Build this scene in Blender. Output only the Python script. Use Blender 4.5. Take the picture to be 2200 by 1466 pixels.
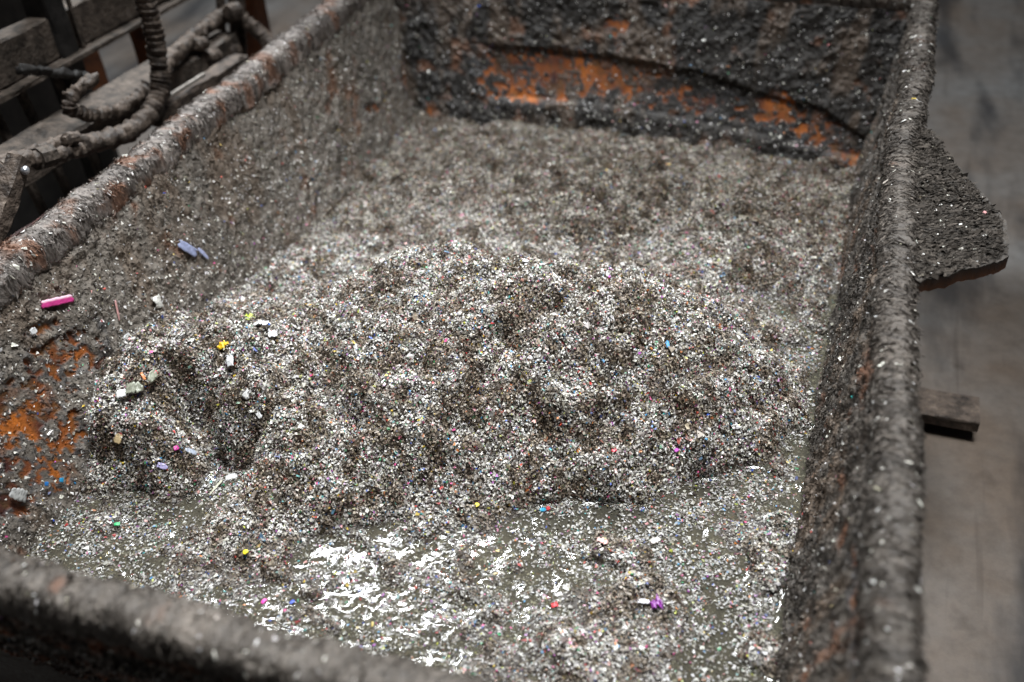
import bpy, math
import numpy as np
from mathutils import Matrix, Vector

rng = np.random.default_rng(11)
scene = bpy.context.scene
for o in list(bpy.data.objects):
    bpy.data.objects.remove(o, do_unlink=True)

# ------------------------------------------------------------------ camera
# world: z = 0 is the plane of the skip's rim, x runs across the skip, y along it, metres
FPX, CX, CY = 2132.8, 1100.0, 733.0
R = np.array([[0.94317671, 0.16961104, -0.28574426],
              [0.32860910, -0.60375537, 0.72628886],
              [-0.04933303, -0.77891690, -0.62518374]])
EYE = np.array([0.0, 0.0, 1.0])
cd = bpy.data.cameras.new('camera')
cam = bpy.data.objects.new('camera', cd)
scene.collection.objects.link(cam)
cd.sensor_width = 36.0
cd.lens = FPX / 2200.0 * 36.0
cd.clip_start, cd.clip_end = 0.05, 200.0
cam.matrix_world = Matrix(((R[0, 0], -R[0, 1], -R[0, 2], EYE[0]),
                           (R[1, 0], -R[1, 1], -R[1, 2], EYE[1]),
                           (R[2, 0], -R[2, 1], -R[2, 2], EYE[2]),
                           (0, 0, 0, 1)))
cd.dof.use_dof = True
cd.dof.focus_distance = 1.93
cd.dof.aperture_fstop = 1.6
scene.camera = cam

# ------------------------------------------------------------------ world and lamps
world = bpy.data.worlds.new('World')
scene.world = world
world.use_nodes = True
bg = world.node_tree.nodes['Background']
bg.inputs['Color'].default_value = (0.80, 0.88, 1.0, 1)
bg.inputs['Strength'].default_value = 0.028


def area_lamp(name, loc, target, sx, sy, power, col, spread=180):
    d = bpy.data.lights.new(name, 'AREA')
    d.shape = 'RECTANGLE'; d.size = sx; d.size_y = sy
    d.energy = power; d.color = col; d.spread = math.radians(spread)
    o = bpy.data.objects.new(name, d)
    scene.collection.objects.link(o)
    o.location = loc
    o.rotation_euler = (Vector(target) - Vector(loc)).to_track_quat('-Z', 'Y').to_euler()
    return o


# roof light of the hall, behind and to the left of the skip (mirrored in the puddle)
KD = R @ np.array([830 - CX, 1138 - CY, FPX]); KD /= np.linalg.norm(KD)
kw = EYE + KD * ((-0.412 - EYE[2]) / KD[2]); KD[2] = -KD[2]
kp = kw + KD * 6.0
area_lamp('roof_light', kp, (-0.6, 1.4, -0.3), 2.0, 0.6, 212, (0.93, 0.97, 1.0), 125)
area_lamp('overhead_fill', (0.0, 1.9, 4.6), (-0.6, 1.35, -0.3), 1.8, 1.8, 46, (0.96, 0.985, 1.0), 44)  # overhead fill lamp, added to lift the heap and left wall

vs = scene.view_settings
vs.view_transform = 'Standard'; vs.look = 'None'; vs.gamma = 1.0
vs.exposure = 0.0
vs.use_curve_mapping = False
scene.cycles.use_denoising = True
scene.cycles.max_bounces = 4
scene.cycles.diffuse_bounces = 3
scene.cycles.glossy_bounces = 2
scene.cycles.transparent_max_bounces = 8


# ------------------------------------------------------------------ helpers
def ray(px, py):
    d = R @ np.array([px - CX, py - CY, FPX])
    return d / np.linalg.norm(d)


def at(px, py, axis, val):
    d = ray(px, py)
    return EYE + d * ((val - EYE[axis]) / d[axis])


def project(P):
    v = (np.asarray(P) - EYE) @ R
    return v[..., 0] / v[..., 2] * FPX + CX, v[..., 1] / v[..., 2] * FPX + CY


def _hash(ix, iy, seed):
    h = (ix.astype(np.int64) * 374761393 + iy.astype(np.int64) * 668265263 + seed * 1442695041) & 0xFFFFFFFF
    h = ((h ^ (h >> 13)) * 1274126177) & 0xFFFFFFFF
    h = h ^ (h >> 16)
    return (h & 0xFFFFFF) / float(0xFFFFFF)


def vnoise(x, y, seed=0):
    x = np.asarray(x, float); y = np.asarray(y, float)
    ix = np.floor(x); iy = np.floor(y)
    fx = x - ix; fy = y - iy
    fx = fx * fx * fx * (fx * (fx * 6 - 15) + 10); fy = fy * fy * fy * (fy * (fy * 6 - 15) + 10)
    ix = ix.astype(np.int64); iy = iy.astype(np.int64)
    a = _hash(ix, iy, seed); b = _hash(ix + 1, iy, seed)
    c = _hash(ix, iy + 1, seed); d = _hash(ix + 1, iy + 1, seed)
    return (a + (b - a) * fx + (c - a) * fy + (a - b - c + d) * fx * fy) * 2 - 1


def fbm(x, y, scale, seed=0, octaves=4, gain=0.5):
    v = 0; a = 1; t = 0; f = 1.0 / scale
    for o in range(octaves):
        v = v + a * vnoise(x * f + 17.3 * o, y * f - 9.1 * o, seed + o * 31)
        t += a; a *= gain; f *= 2.03
    return v / t


def sstep(a, b, x):
    t = np.clip((x - a) / (b - a), 0, 1)
    return t * t * (3 - 2 * t)


def blob(px, py, cx, cy, rx, ry, rot=0):
    c, s = math.cos(math.radians(rot)), math.sin(math.radians(rot))
    dx, dy = px - cx, py - cy
    u = (dx * c + dy * s) / rx; v = (-dx * s + dy * c) / ry
    return np.exp(-(u * u + v * v))


def mesh(name, V, F, mat, parent=None, col=None, smooth=False):
    V = np.ascontiguousarray(V, dtype=np.float32).reshape(-1, 3)
    F = np.ascontiguousarray(F, dtype=np.int32)
    n, k = F.shape
    me = bpy.data.meshes.new(name)
    me.vertices.add(len(V)); me.vertices.foreach_set('co', V.ravel())
    me.loops.add(n * k); me.loops.foreach_set('vertex_index', F.ravel())
    me.polygons.add(n)
    me.polygons.foreach_set('loop_start', np.arange(0, n * k, k, dtype=np.int32))
    me.polygons.foreach_set('use_smooth', np.full(n, smooth, dtype=bool))
    if col is not None:
        a = me.color_attributes.new('Col', 'FLOAT_COLOR', 'POINT')
        c4 = np.ones((len(V), 4), np.float32); c4[:, :3] = np.asarray(col).reshape(-1, 3)
        a.data.foreach_set('color', c4.ravel())
    me.update(calc_edges=True); me.validate()
    me.materials.append(mat)
    o = bpy.data.objects.new(name, me)
    scene.collection.objects.link(o)
    if parent is not None:
        o.parent = parent
    return o


def tag(o, label=None, cat=None, group=None, kind=None):
    if label: o['label'] = label
    if cat: o['category'] = cat
    if group: o['group'] = group
    if kind: o['kind'] = kind
    return o


def empty(name, loc=(0, 0, 0)):
    o = bpy.data.objects.new(name, None)
    o.empty_display_size = 0.1
    scene.collection.objects.link(o)
    return o


def grid_faces(nu, nv, off=0, wrap=False):
    i = np.arange(nu - (0 if wrap else 1)); j = np.arange(nv - 1)
    I, J = np.meshgrid(i, j, indexing='ij')
    I2 = (I + 1) % nu
    return np.stack([I * nv + J, I2 * nv + J, I2 * nv + J + 1, I * nv + J + 1], -1).reshape(-1, 4) + off


def grid_normals(P):
    du = np.gradient(P, axis=0); dv = np.gradient(P, axis=1)
    n = np.cross(du, dv)
    return n / (np.linalg.norm(n, axis=-1, keepdims=True) + 1e-12)


def slab(P, off):
    """closed slab: displaced front grid P (nu,nv,3), plain back grid P0 offset by off"""
    nu, nv = P.shape[:2]
    s = max(1, nu // 12), max(1, nv // 6)
    border = ([(i, 0) for i in range(nu)] + [(nu - 1, j) for j in range(1, nv)] +
              [(i, nv - 1) for i in range(nu - 2, -1, -1)] + [(0, j) for j in range(nv - 2, 0, -1)])
    F = grid_faces(nu, nv)
    bi = np.array([a * nv + b for a, b in border])
    nb = len(bi)
    B = P.reshape(-1, 3)[bi] + off
    V = np.concatenate([P.reshape(-1, 3), B, [B.mean(0)]])
    k = np.arange(nb); k2 = (k + 1) % nb
    base = nu * nv
    side = np.stack([bi[k2], bi[k], base + k, base + k2], 1)
    cap = np.stack([base + k2, base + k, np.full(nb, base + nb), np.full(nb, base + nb)], 1)[:, :4]
    return V, F, side, cap[:, :3], nb + 1


def boxm(lo, hi):
    lo = np.array(lo, float); hi = np.array(hi, float)
    V = np.array([[x, y, z] for x in (lo[0], hi[0]) for y in (lo[1], hi[1]) for z in (lo[2], hi[2])])
    F = np.array([[0, 1, 3, 2], [4, 6, 7, 5], [0, 4, 5, 1], [2, 3, 7, 6], [0, 2, 6, 4], [1, 5, 7, 3]])
    return V, F


def beam(a, b, w, h, up=(0, 0, 1), sub=24, rough=0.0, seed=0):
    """bar from a to b, width w across, height h along up, bevelled and slightly battered"""
    a = np.array(a, float); b = np.array(b, float); d = b - a; L = np.linalg.norm(d); d /= L
    up = np.array(up, float); s = np.cross(d, up); s /= np.linalg.norm(s); u = np.cross(s, d)
    c = min(w, h) * 0.09
    prof = [(-w / 2 + c, -h / 2), (w / 2 - c, -h / 2), (w / 2, -h / 2 + c), (w / 2, h / 2 - c),
            (w / 2 - c, h / 2), (-w / 2 + c, h / 2), (-w / 2, h / 2 - c), (-w / 2, -h / 2 + c)]
    n = 8
    t = np.linspace(0, 1, sub)
    V = np.array([[a + d * L * tt + s * x + u * y for (x, y) in prof] for tt in t])
    if rough:
        for k in range(n):
            V[:, k] += s * (rough * vnoise(t * L * 25, np.full(sub, k * 7.7), seed))[:, None]
            V[:, k] += u * (rough * vnoise(t * L * 25, np.full(sub, k * 3.3 + 50), seed + 5))[:, None]
    V = V.transpose(1, 0, 2)
    F = grid_faces(n, sub, wrap=True)
    Vf = np.concatenate([V.reshape(-1, 3), [V[:, 0].mean(0)], [V[:, -1].mean(0)]])
    k = np.arange(n); k2 = (k + 1) % n
    c0 = np.stack([k2 * sub, k * sub, np.full(n, n * sub), np.full(n, n * sub)], 1)
    c1 = np.stack([k * sub + sub - 1, k2 * sub + sub - 1, np.full(n, n * sub + 1), np.full(n, n * sub + 1)], 1)
    caps = np.concatenate([c0, c1])[:, :3]
    return Vf, F, caps


def mixed(name, V, quads, tris, mat, parent=None, col=None, smooth=False):
    """mesh of quads and triangles"""
    me = bpy.data.meshes.new(name)
    V = np.ascontiguousarray(V, np.float32).reshape(-1, 3)
    me.vertices.add(len(V)); me.vertices.foreach_set('co', V.ravel())
    nq, nt = len(quads), len(tris)
    loops = np.concatenate([np.asarray(quads, np.int32).ravel(), np.asarray(tris, np.int32).ravel()])
    me.loops.add(len(loops)); me.loops.foreach_set('vertex_index', loops)
    me.polygons.add(nq + nt)
    st = np.concatenate([np.arange(nq) * 4, nq * 4 + np.arange(nt) * 3]).astype(np.int32)
    me.polygons.foreach_set('loop_start', st)
    me.polygons.foreach_set('use_smooth', np.full(nq + nt, smooth, dtype=bool))
    if col is not None:
        a = me.color_attributes.new('Col', 'FLOAT_COLOR', 'POINT')
        c4 = np.ones((len(V), 4), np.float32); c4[:, :3] = col
        a.data.foreach_set('color', c4.ravel())
    me.update(calc_edges=True); me.validate()
    me.materials.append(mat)
    o = bpy.data.objects.new(name, me); scene.collection.objects.link(o)
    if parent is not None: o.parent = parent
    return o


def catmull(pts, n):
    P = np.array(pts, float); P = np.concatenate([[2 * P[0] - P[1]], P, [2 * P[-1] - P[-2]]])
    out = []
    m = len(P) - 3
    for i in range(m):
        t = np.linspace(0, 1, n, endpoint=(i == m - 1))[:, None]
        a, b, c, d = P[i:i + 4]
        out.append(0.5 * ((2 * b) + (c - a) * t + (2 * a - 5 * b + 4 * c - d) * t ** 2 + (3 * b - a - 3 * c + d) * t ** 3))
    return np.concatenate(out)


def tube(path, rad, ns=14, lump=None):
    path = np.asarray(path, float); n = len(path)
    rad = np.broadcast_to(np.asarray(rad, float), (n,))
    T = np.gradient(path, axis=0); T /= np.linalg.norm(T, axis=1, keepdims=True)
    N = np.zeros_like(T); ref = np.array([0.13, 0.21, 0.97])
    v = ref - T[0] * (ref @ T[0]); N[0] = v / np.linalg.norm(v)
    for i in range(1, n):
        v = N[i - 1] - T[i] * (N[i - 1] @ T[i]); N[i] = v / np.linalg.norm(v)
    Bn = np.cross(T, N)
    a = np.linspace(0, 2 * math.pi, ns, endpoint=False)
    rr = rad[None, :] * np.ones((ns, 1))
    if lump is not None: rr = rr + lump(np.arange(n)[None, :] / n, a[:, None])
    V = path[None] + rr[..., None] * (np.cos(a)[:, None, None] * N[None] + np.sin(a)[:, None, None] * Bn[None])
    F = grid_faces(ns, n, wrap=True)
    Vf = np.concatenate([V.reshape(-1, 3), [path[0]], [path[-1]]])
    k = np.arange(ns); k2 = (k + 1) % ns
    caps = np.concatenate([np.stack([k2 * n, k * n, np.full(ns, ns * n)], 1),
                           np.stack([k * n + n - 1, k2 * n + n - 1, np.full(ns, ns * n + 1)], 1)])
    return Vf, F, caps


# ------------------------------------------------------------------ materials
def mat_attr(name, rough=(0.45, 0.8), grain=0.25, gscale=120, bump=0.15, bscale=400, spec=0.5, transl=0.0, metallic=0.0):
    m = bpy.data.materials.new(name); m.use_nodes = True
    nt = m.node_tree; N = nt.nodes; L = nt.links
    p = N['Principled BSDF']
    at_ = N.new('ShaderNodeAttribute'); at_.attribute_name = 'Col'
    tc = N.new('ShaderNodeTexCoord')
    nz = N.new('ShaderNodeTexNoise'); nz.inputs['Scale'].default_value = gscale; nz.inputs['Detail'].default_value = 6
    L.new(tc.outputs['Object'], nz.inputs['Vector'])
    mr = N.new('ShaderNodeMapRange'); mr.inputs['From Min'].default_value = 0.25; mr.inputs['From Max'].default_value = 0.75
    mr.inputs['To Min'].default_value = 1 - grain; mr.inputs['To Max'].default_value = 1 + grain
    L.new(nz.outputs['Fac'], mr.inputs['Value'])
    mx = N.new('ShaderNodeMix'); mx.data_type = 'RGBA'; mx.blend_type = 'MULTIPLY'; mx.inputs['Factor'].default_value = 1
    L.new(at_.outputs['Color'], mx.inputs['A']); L.new(mr.outputs['Result'], mx.inputs['B'])
    L.new(mx.outputs['Result'], p.inputs['Base Color'])
    rr = N.new('ShaderNodeMapRange'); rr.inputs['From Min'].default_value = 0.3; rr.inputs['From Max'].default_value = 0.7
    rr.inputs['To Min'].default_value = rough[0]; rr.inputs['To Max'].default_value = rough[1]
    L.new(nz.outputs['Fac'], rr.inputs['Value']); L.new(rr.outputs['Result'], p.inputs['Roughness'])
    p.inputs['Specular IOR Level'].default_value = spec
    p.inputs['Metallic'].default_value = metallic
    if bump:
        n2 = N.new('ShaderNodeTexNoise'); n2.inputs['Scale'].default_value = bscale; n2.inputs['Detail'].default_value = 4
        L.new(tc.outputs['Object'], n2.inputs['Vector'])
        b = N.new('ShaderNodeBump'); b.inputs['Strength'].default_value = bump; b.inputs['Distance'].default_value = 0.004
        L.new(n2.outputs['Fac'], b.inputs['Height']); L.new(b.outputs['Normal'], p.inputs['Normal'])
    if transl:
        tr = N.new('ShaderNodeBsdfTranslucent'); L.new(at_.outputs['Color'], tr.inputs['Color'])
        ms = N.new('ShaderNodeMixShader'); ms.inputs['Fac'].default_value = transl
        L.new(p.outputs['BSDF'], ms.inputs[1]); L.new(tr.outputs['BSDF'], ms.inputs[2])
        L.new(ms.outputs['Shader'], N['Material Output'].inputs['Surface'])
    return m


def mat_plain(name, c1, c2, scale=20, rough=(0.5, 0.85), bump=0.3, bscale=150, c3=None, spec=0.4, metallic=0.0):
    m = bpy.data.materials.new(name); m.use_nodes = True
    nt = m.node_tree; N = nt.nodes; L = nt.links; p = N['Principled BSDF']
    tc = N.new('ShaderNodeTexCoord')
    nz = N.new('ShaderNodeTexNoise'); nz.inputs['Scale'].default_value = scale; nz.inputs['Detail'].default_value = 9
    nz.inputs['Roughness'].default_value = 0.65
    L.new(tc.outputs['Object'], nz.inputs['Vector'])
    cr = N.new('ShaderNodeValToRGB'); e = cr.color_ramp.elements
    e[0].position = 0.36; e[0].color = (*c1, 1); e[1].position = 0.62; e[1].color = (*c2, 1)
    if c3:
        x = e.new(0.70); x.color = (*c3, 1)
    L.new(nz.outputs['Fac'], cr.inputs['Fac']); L.new(cr.outputs['Color'], p.inputs['Base Color'])
    rr = N.new('ShaderNodeMapRange'); rr.inputs['To Min'].default_value = rough[0]; rr.inputs['To Max'].default_value = rough[1]
    L.new(nz.outputs['Fac'], rr.inputs['Value']); L.new(rr.outputs['Result'], p.inputs['Roughness'])
    p.inputs['Specular IOR Level'].default_value = spec; p.inputs['Metallic'].default_value = metallic
    n2 = N.new('ShaderNodeTexNoise'); n2.inputs['Scale'].default_value = bscale; n2.inputs['Detail'].default_value = 6
    L.new(tc.outputs['Object'], n2.inputs['Vector'])
    b = N.new('ShaderNodeBump'); b.inputs['Strength'].default_value = bump; b.inputs['Distance'].default_value = 0.006
    L.new(n2.outputs['Fac'], b.inputs['Height']); L.new(b.outputs['Normal'], p.inputs['Normal'])
    return m


def mat_floor():
    m = bpy.data.materials.new('concrete'); m.use_nodes = True
    nt = m.node_tree; N = nt.nodes; L = nt.links; p = N['Principled BSDF']
    tc = N.new('ShaderNodeTexCoord')
    def noise(scale, vec=None, det=8, rg=0.6):
        n = N.new('ShaderNodeTexNoise'); n.inputs['Scale'].default_value = scale; n.inputs['Detail'].default_value = det
        n.inputs['Roughness'].default_value = rg
        L.new(vec or tc.outputs['Object'], n.inputs['Vector']); return n
    def ramp(src, stops):
        c = N.new('ShaderNodeValToRGB'); e = c.color_ramp.elements
        e[0].position, e[0].color = stops[0][0], (*stops[0][1], 1); e[1].position, e[1].color = stops[1][0], (*stops[1][1], 1)
        for s in stops[2:]:
            x = e.new(s[0]); x.color = (*s[1], 1)
        L.new(src, c.inputs['Fac']); return c
    a = noise(1.6)
    ca = ramp(a.outputs['Fac'], [(0.35, (0.118, 0.088, 0.066)), (0.68, (0.15, 0.150, 0.148))])
    # dark tyre and drip streaks running along the hall
    mp = N.new('ShaderNodeMapping'); mp.inputs['Rotation'].default_value = (0, 0, math.radians(28))
    mp.inputs['Scale'].default_value = (3.2, 0.8, 1); L.new(tc.outputs['Object'], mp.inputs['Vector'])
    s = noise(1.5, mp.outputs['Vector'], 5, 0.55)
    cs = ramp(s.outputs['Fac'], [(0.47, (1, 1, 1)), (0.62, (0.30, 0.31, 0.34))])
    d = noise(22, None, 6, 0.7)
    cdn = ramp(d.outputs['Fac'], [(0.3, (0.75, 0.74, 0.72)), (0.62, (1.08, 1.08, 1.08))])
    m1 = N.new('ShaderNodeMix'); m1.data_type = 'RGBA'; m1.blend_type = 'MULTIPLY'; m1.inputs['Factor'].default_value = 1
    L.new(ca.outputs['Color'], m1.inputs['A']); L.new(cs.outputs['Color'], m1.inputs['B'])
    m2 = N.new('ShaderNodeMix'); m2.data_type = 'RGBA'; m2.blend_type = 'MULTIPLY'; m2.inputs['Factor'].default_value = 1
    L.new(m1.outputs['Result'], m2.inputs['A']); L.new(cdn.outputs['Color'], m2.inputs['B'])
    L.new(m2.outputs['Result'], p.inputs['Base Color'])
    sp = noise(7.5, None, 3, 0.5)
    csp = ramp(sp.outputs['Fac'], [(0.66, (1, 1, 1)), (0.80, (0.5, 0.46, 0.42))])
    m3 = N.new('ShaderNodeMix'); m3.data_type = 'RGBA'; m3.blend_type = 'MULTIPLY'; m3.inputs['Factor'].default_value = 1
    L.new(m2.outputs['Result'], m3.inputs['A']); L.new(csp.outputs['Color'], m3.inputs['B'])
    mp2 = N.new('ShaderNodeMapping'); mp2.inputs['Rotation'].default_value = (0, 0, math.radians(-35)); mp2.inputs['Scale'].default_value = (26, 1.3, 1)
    L.new(tc.outputs['Object'], mp2.inputs['Vector'])
    sc_ = noise(1.0, mp2.outputs['Vector'], 2, 0.5)
    csc = ramp(sc_.outputs['Fac'], [(0.66, (1, 1, 1)), (0.76, (0.72, 0.70, 0.68))])
    m4 = N.new('ShaderNodeMix'); m4.data_type = 'RGBA'; m4.blend_type = 'MULTIPLY'; m4.inputs['Factor'].default_value = 1
    L.new(m3.outputs['Result'], m4.inputs['A']); L.new(csc.outputs['Color'], m4.inputs['B'])
    L.new(m4.outputs['Result'], p.inputs['Base Color'])
    p.inputs['Roughness'].default_value = 0.62
    b = N.new('ShaderNodeBump'); b.inputs['Strength'].default_value = 0.3; b.inputs['Distance'].default_value = 0.004
    L.new(d.outputs['Fac'], b.inputs['Height']); L.new(b.outputs['Normal'], p.inputs['Normal'])
    return m


def mat_water():
    m = bpy.data.materials.new('murky_water'); m.use_nodes = True
    nt = m.node_tree; N = nt.nodes; L = nt.links
    N.remove(N['Principled BSDF']); out = N['Material Output']
    tr = N.new('ShaderNodeBsdfTransparent'); tr.inputs['Color'].default_value = (0.72, 0.70, 0.60, 1)
    df = N.new('ShaderNodeBsdfDiffuse'); df.inputs['Color'].default_value = (0.13, 0.122, 0.095, 1)
    m1 = N.new('ShaderNodeMixShader'); m1.inputs['Fac'].default_value = 0.30
    L.new(tr.outputs[0], m1.inputs[1]); L.new(df.outputs[0], m1.inputs[2])
    gl = N.new('ShaderNodeBsdfGlossy'); gl.inputs['Roughness'].default_value = 0.06
    fr = N.new('ShaderNodeFresnel'); fr.inputs['IOR'].default_value = 1.36
    tc = N.new('ShaderNodeTexCoord'); nz = N.new('ShaderNodeTexNoise')
    nz.inputs['Scale'].default_value = 55; nz.inputs['Detail'].default_value = 3
    L.new(tc.outputs['Object'], nz.inputs['Vector'])
    b = N.new('ShaderNodeBump'); b.inputs['Strength'].default_value = 0.14; b.inputs['Distance'].default_value = 0.004
    L.new(nz.outputs['Fac'], b.inputs['Height'])
    L.new(b.outputs['Normal'], gl.inputs['Normal']); L.new(b.outputs['Normal'], fr.inputs['Normal'])
    m2 = N.new('ShaderNodeMixShader'); L.new(fr.outputs[0], m2.inputs['Fac'])
    L.new(m1.outputs[0], m2.inputs[1]); L.new(gl.outputs[0], m2.inputs[2])
    L.new(m2.outputs[0], out.inputs['Surface'])
    return m


M_flake = mat_attr('plastic_flakes', rough=(0.22, 0.5), grain=0.15, gscale=260, bump=0.0, spec=0.55)
M_base = mat_attr('wet_shreds', rough=(0.35, 0.7), grain=0.4, gscale=160, bump=0.5, bscale=300)
M_wall = mat_attr('caked_steel', rough=(0.45, 0.85), grain=0.35, gscale=140, bump=0.5, bscale=350, spec=0.4)
M_crumb = mat_attr('caked_crumbs', rough=(0.5, 0.8), grain=0.2, gscale=260, bump=0.0, spec=0.4)
M_fibre = mat_attr('caked_fibre', rough=(0.7, 0.95), grain=0.2, gscale=300, bump=0.0, spec=0.2)
M_scrap = mat_attr('scrap_plastic', rough=(0.3, 0.5), grain=0.10, gscale=90, bump=0.1, bscale=200, spec=0.5)
M_water = mat_water()
M_floor = mat_floor()
M_grime = mat_plain('grimy_steel', (0.022, 0.017, 0.013), (0.125, 0.098, 0.078), 26, (0.5, 0.85), 0.9, 90, (0.20, 0.172, 0.15))
M_hose = mat_plain('muddy_hose', (0.025, 0.018, 0.014), (0.13, 0.098, 0.076), 34, (0.45, 0.8), 0.9, 110, (0.22, 0.175, 0.14))
M_rust = mat_plain('rusty_orange_steel', (0.05, 0.02, 0.012), (0.22, 0.075, 0.025), 12, (0.55, 0.9), 0.5, 160)
M_red = mat_plain('dull_red_paint', (0.045, 0.02, 0.018), (0.11, 0.045, 0.04), 25, (0.5, 0.8), 0.4, 160)
M_dark = mat_plain('oily_dark_steel', (0.008, 0.0075, 0.007), (0.03, 0.027, 0.025), 18, (0.5, 0.8), 0.4, 100)
M_pale = mat_plain('pale_worn_steel', (0.16, 0.14, 0.12), (0.34, 0.31, 0.28), 40, (0.4, 0.7), 0.2, 160)
M_shine = mat_plain('scuffed_bare_steel', (0.45, 0.46, 0.5), (0.7, 0.72, 0.75), 40, (0.25, 0.4), 0.1, 160, metallic=0.8)

# ------------------------------------------------------------------ setting: the concrete floor
GZ = -0.72
fx = np.linspace(-14, 12, 27); fy = np.linspace(-6, 18, 25)
FP = np.stack(np.meshgrid(fx, fy, indexing='ij') + [np.full((27, 25), GZ)], -1)
floor = mesh('floor', FP, grid_faces(27, 25), M_floor)
tag(floor, 'stained grey brown concrete floor around the skip', 'floor', kind='structure')

# ------------------------------------------------------------------ skip geometry
WZ = -0.412                       # water level
ORANGE = np.array([0.53, 0.145, 0.006]); RUST = np.array([0.16, 0.065, 0.03]); SLATE = np.array([0.055, 0.055, 0.06])
skip = tag(empty('tipping_skip'), 'rusty orange steel skip caked in grey mud and plastic flakes', 'skip')


def flake_mesh(name, P, N, size, asp, tilt, col, mat, parent=None, bend=0.35, align=None, lift=None):
    """many small bent irregular plates: P,N (n,3), size (n) length, asp (n) width/length, tilt (n) radians"""
    n = len(P)
    N = N / (np.linalg.norm(N, axis=1, keepdims=True) + 1e-9)
    if align is None:
        t = rng.normal(size=(n, 3))
    else:
        t = align
    t = t - N * np.sum(t * N, 1, keepdims=True); t /= np.linalg.norm(t, axis=1, keepdims=True) + 1e-9
    b = np.cross(N, t)
    ax = rng.uniform(0, 2 * np.pi, n)
    k = t * np.cos(ax)[:, None] + b * np.sin(ax)[:, None]          # tilt axis in the tangent plane
    ct = np.cos(tilt)[:, None]; st = np.sin(tilt)[:, None]
    rot = lambda v: v * ct + np.cross(k, v) * st + k * np.sum(k * v, 1, keepdims=True) * (1 - ct)
    t, b, nn = rot(t), rot(b), rot(N)
    L = size[:, None] * 0.5; W = (size * asp)[:, None] * 0.5
    j = lambda: 1 + rng.uniform(-0.45, 0.25, (n, 1))
    bd = (rng.normal(size=(n, 1)) * bend) * L
    v0 = P - t * L * j() - b * W * j() + nn * bd
    v1 = P + t * L * j() - b * W * j() - nn * bd * 0.6
    v2 = P + t * L * j() + b * W * j() + nn * bd
    v3 = P - t * L * j() + b * W * j() - nn * bd * 0.6
    V = np.stack([v0, v1, v2, v3], 1).reshape(-1, 3)
    F = np.arange(n * 4).reshape(-1, 4)
    return mesh(name, V, F, mat, parent, np.repeat(col, 4, axis=0))


PAL = np.array([[.62, .035, .03], [.70, .10, .06], [.03, .10, .55], [.03, .30, .62], [.04, .38, .14], [.78, .55, .03],
                [.75, .10, .32], [.40, .08, .42], [.80, .26, .04], [.05, .42, .40], [.55, .60, .05], [.85, .45, .40]])


def flake_colours(n, white=0.49, beige=0.25, brown=0.165, vmax=0.82):
    u = rng.random(n); c = np.empty((n, 3))
    v = rng.uniform(0.42, vmax, n)
    w = np.stack([v, v * rng.uniform(.95, .99, n), v * rng.uniform(.84, .98, n)], 1)
    v = rng.uniform(0.18, 0.42, n)
    be = np.stack([v, v * rng.uniform(.88, .95, n), v * rng.uniform(.68, .86, n)], 1)
    v = rng.uniform(0.04, 0.14, n)
    br = np.stack([v, v * rng.uniform(.72, .9, n), v * rng.uniform(.5, .75, n)], 1)
    pc = PAL[rng.integers(0, len(PAL), n)] * rng.uniform(0.6, 1.1, (n, 1))
    # many coloured flakes are washed out
    wash = rng.random((n, 1)) ** 1.3 * 0.45
    pc = pc * (1 - wash) + 0.62 * wash
    c[:] = pc
    a, b_, d = white, white + beige, white + beige + brown
    c[u < d] = br[u < d]; c[u < b_] = be[u < b_]; c[u < a] = w[u < a]
    return np.clip(c, 0.01, 0.9)


def bilin(A, u, v):
    """sample grid array A (nu,nv,...) at u,v in 0..1"""
    nu, nv = A.shape[:2]
    x = np.clip(u, 0, 1) * (nu - 1); y = np.clip(v, 0, 1) * (nv - 1)
    i = np.minimum(x.astype(int), nu - 2); j = np.minimum(y.astype(int), nv - 2)
    fx_, fy_ = x - i, y - j
    if A.ndim == 3: fx_, fy_ = fx_[:, None], fy_[:, None]
    return (A[i, j] * (1 - fx_) * (1 - fy_) + A[i + 1, j] * fx_ * (1 - fy_) + A[i, j + 1] * (1 - fx_) * fy_ + A[i + 1, j + 1] * fx_ * fy_)


def paint_mask_left(px, py):
    m = (blob(px, py, 60, 950, 120, 150) * .40 + blob(px, py, 140, 760, 110, 60, -35) * .42 + blob(px, py, 60, 880, 80, 50) * .6 + blob(px, py, 40, 960, 70, 60) * .5 + blob(px, py, 90, 1010, 70, 40) * .4 +
         blob(px, py, 10, 1085, 40, 26) * 1.3 + blob(px, py, 118, 775, 45, 26, -40) * 1.0 + blob(px, py, 85, 705, 34, 12, -15) +
         blob(px, py, 160, 930, 35, 22, -30) * .9 + blob(px, py, 210, 775, 26, 16) * .7 + blob(px, py, 795, 232, 16, 10) * 1.1 +
         blob(px, py, 885, 140, 26, 60) * 1.1)
    return m


def paint_mask_back(px, py):
    return (blob(px, py, 1120, 165, 85, 48, 8) * 1.45 + blob(px, py, 1250, 155, 90, 38, 8) * 1.25 + blob(px, py, 1400, 195, 120, 45, 12) * .62 +
            blob(px, py, 1540, 225, 110, 36, 14) * .5 + blob(px, py, 1665, 232, 36, 30) * 1.6 + blob(px, py, 1760, 280, 85, 42, 25) * .8 +
            blob(px, py, 1830, 345, 26, 26) * 1.1 + blob(px, py, 1327, 55, 22, 18) * 1.8 + blob(px, py, 1330, 95, 14, 14) + blob(px, py, 1120, 208, 60, 8, 6) * .9 +
            blob(px, py, 925, 240, 10, 30) * .8)


def paint_mask_right(px, py):
    return blob(px, py, 1850, 1280, 14, 90) * .9 + blob(px, py, 1850, 1440, 14, 40) * .9


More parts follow.
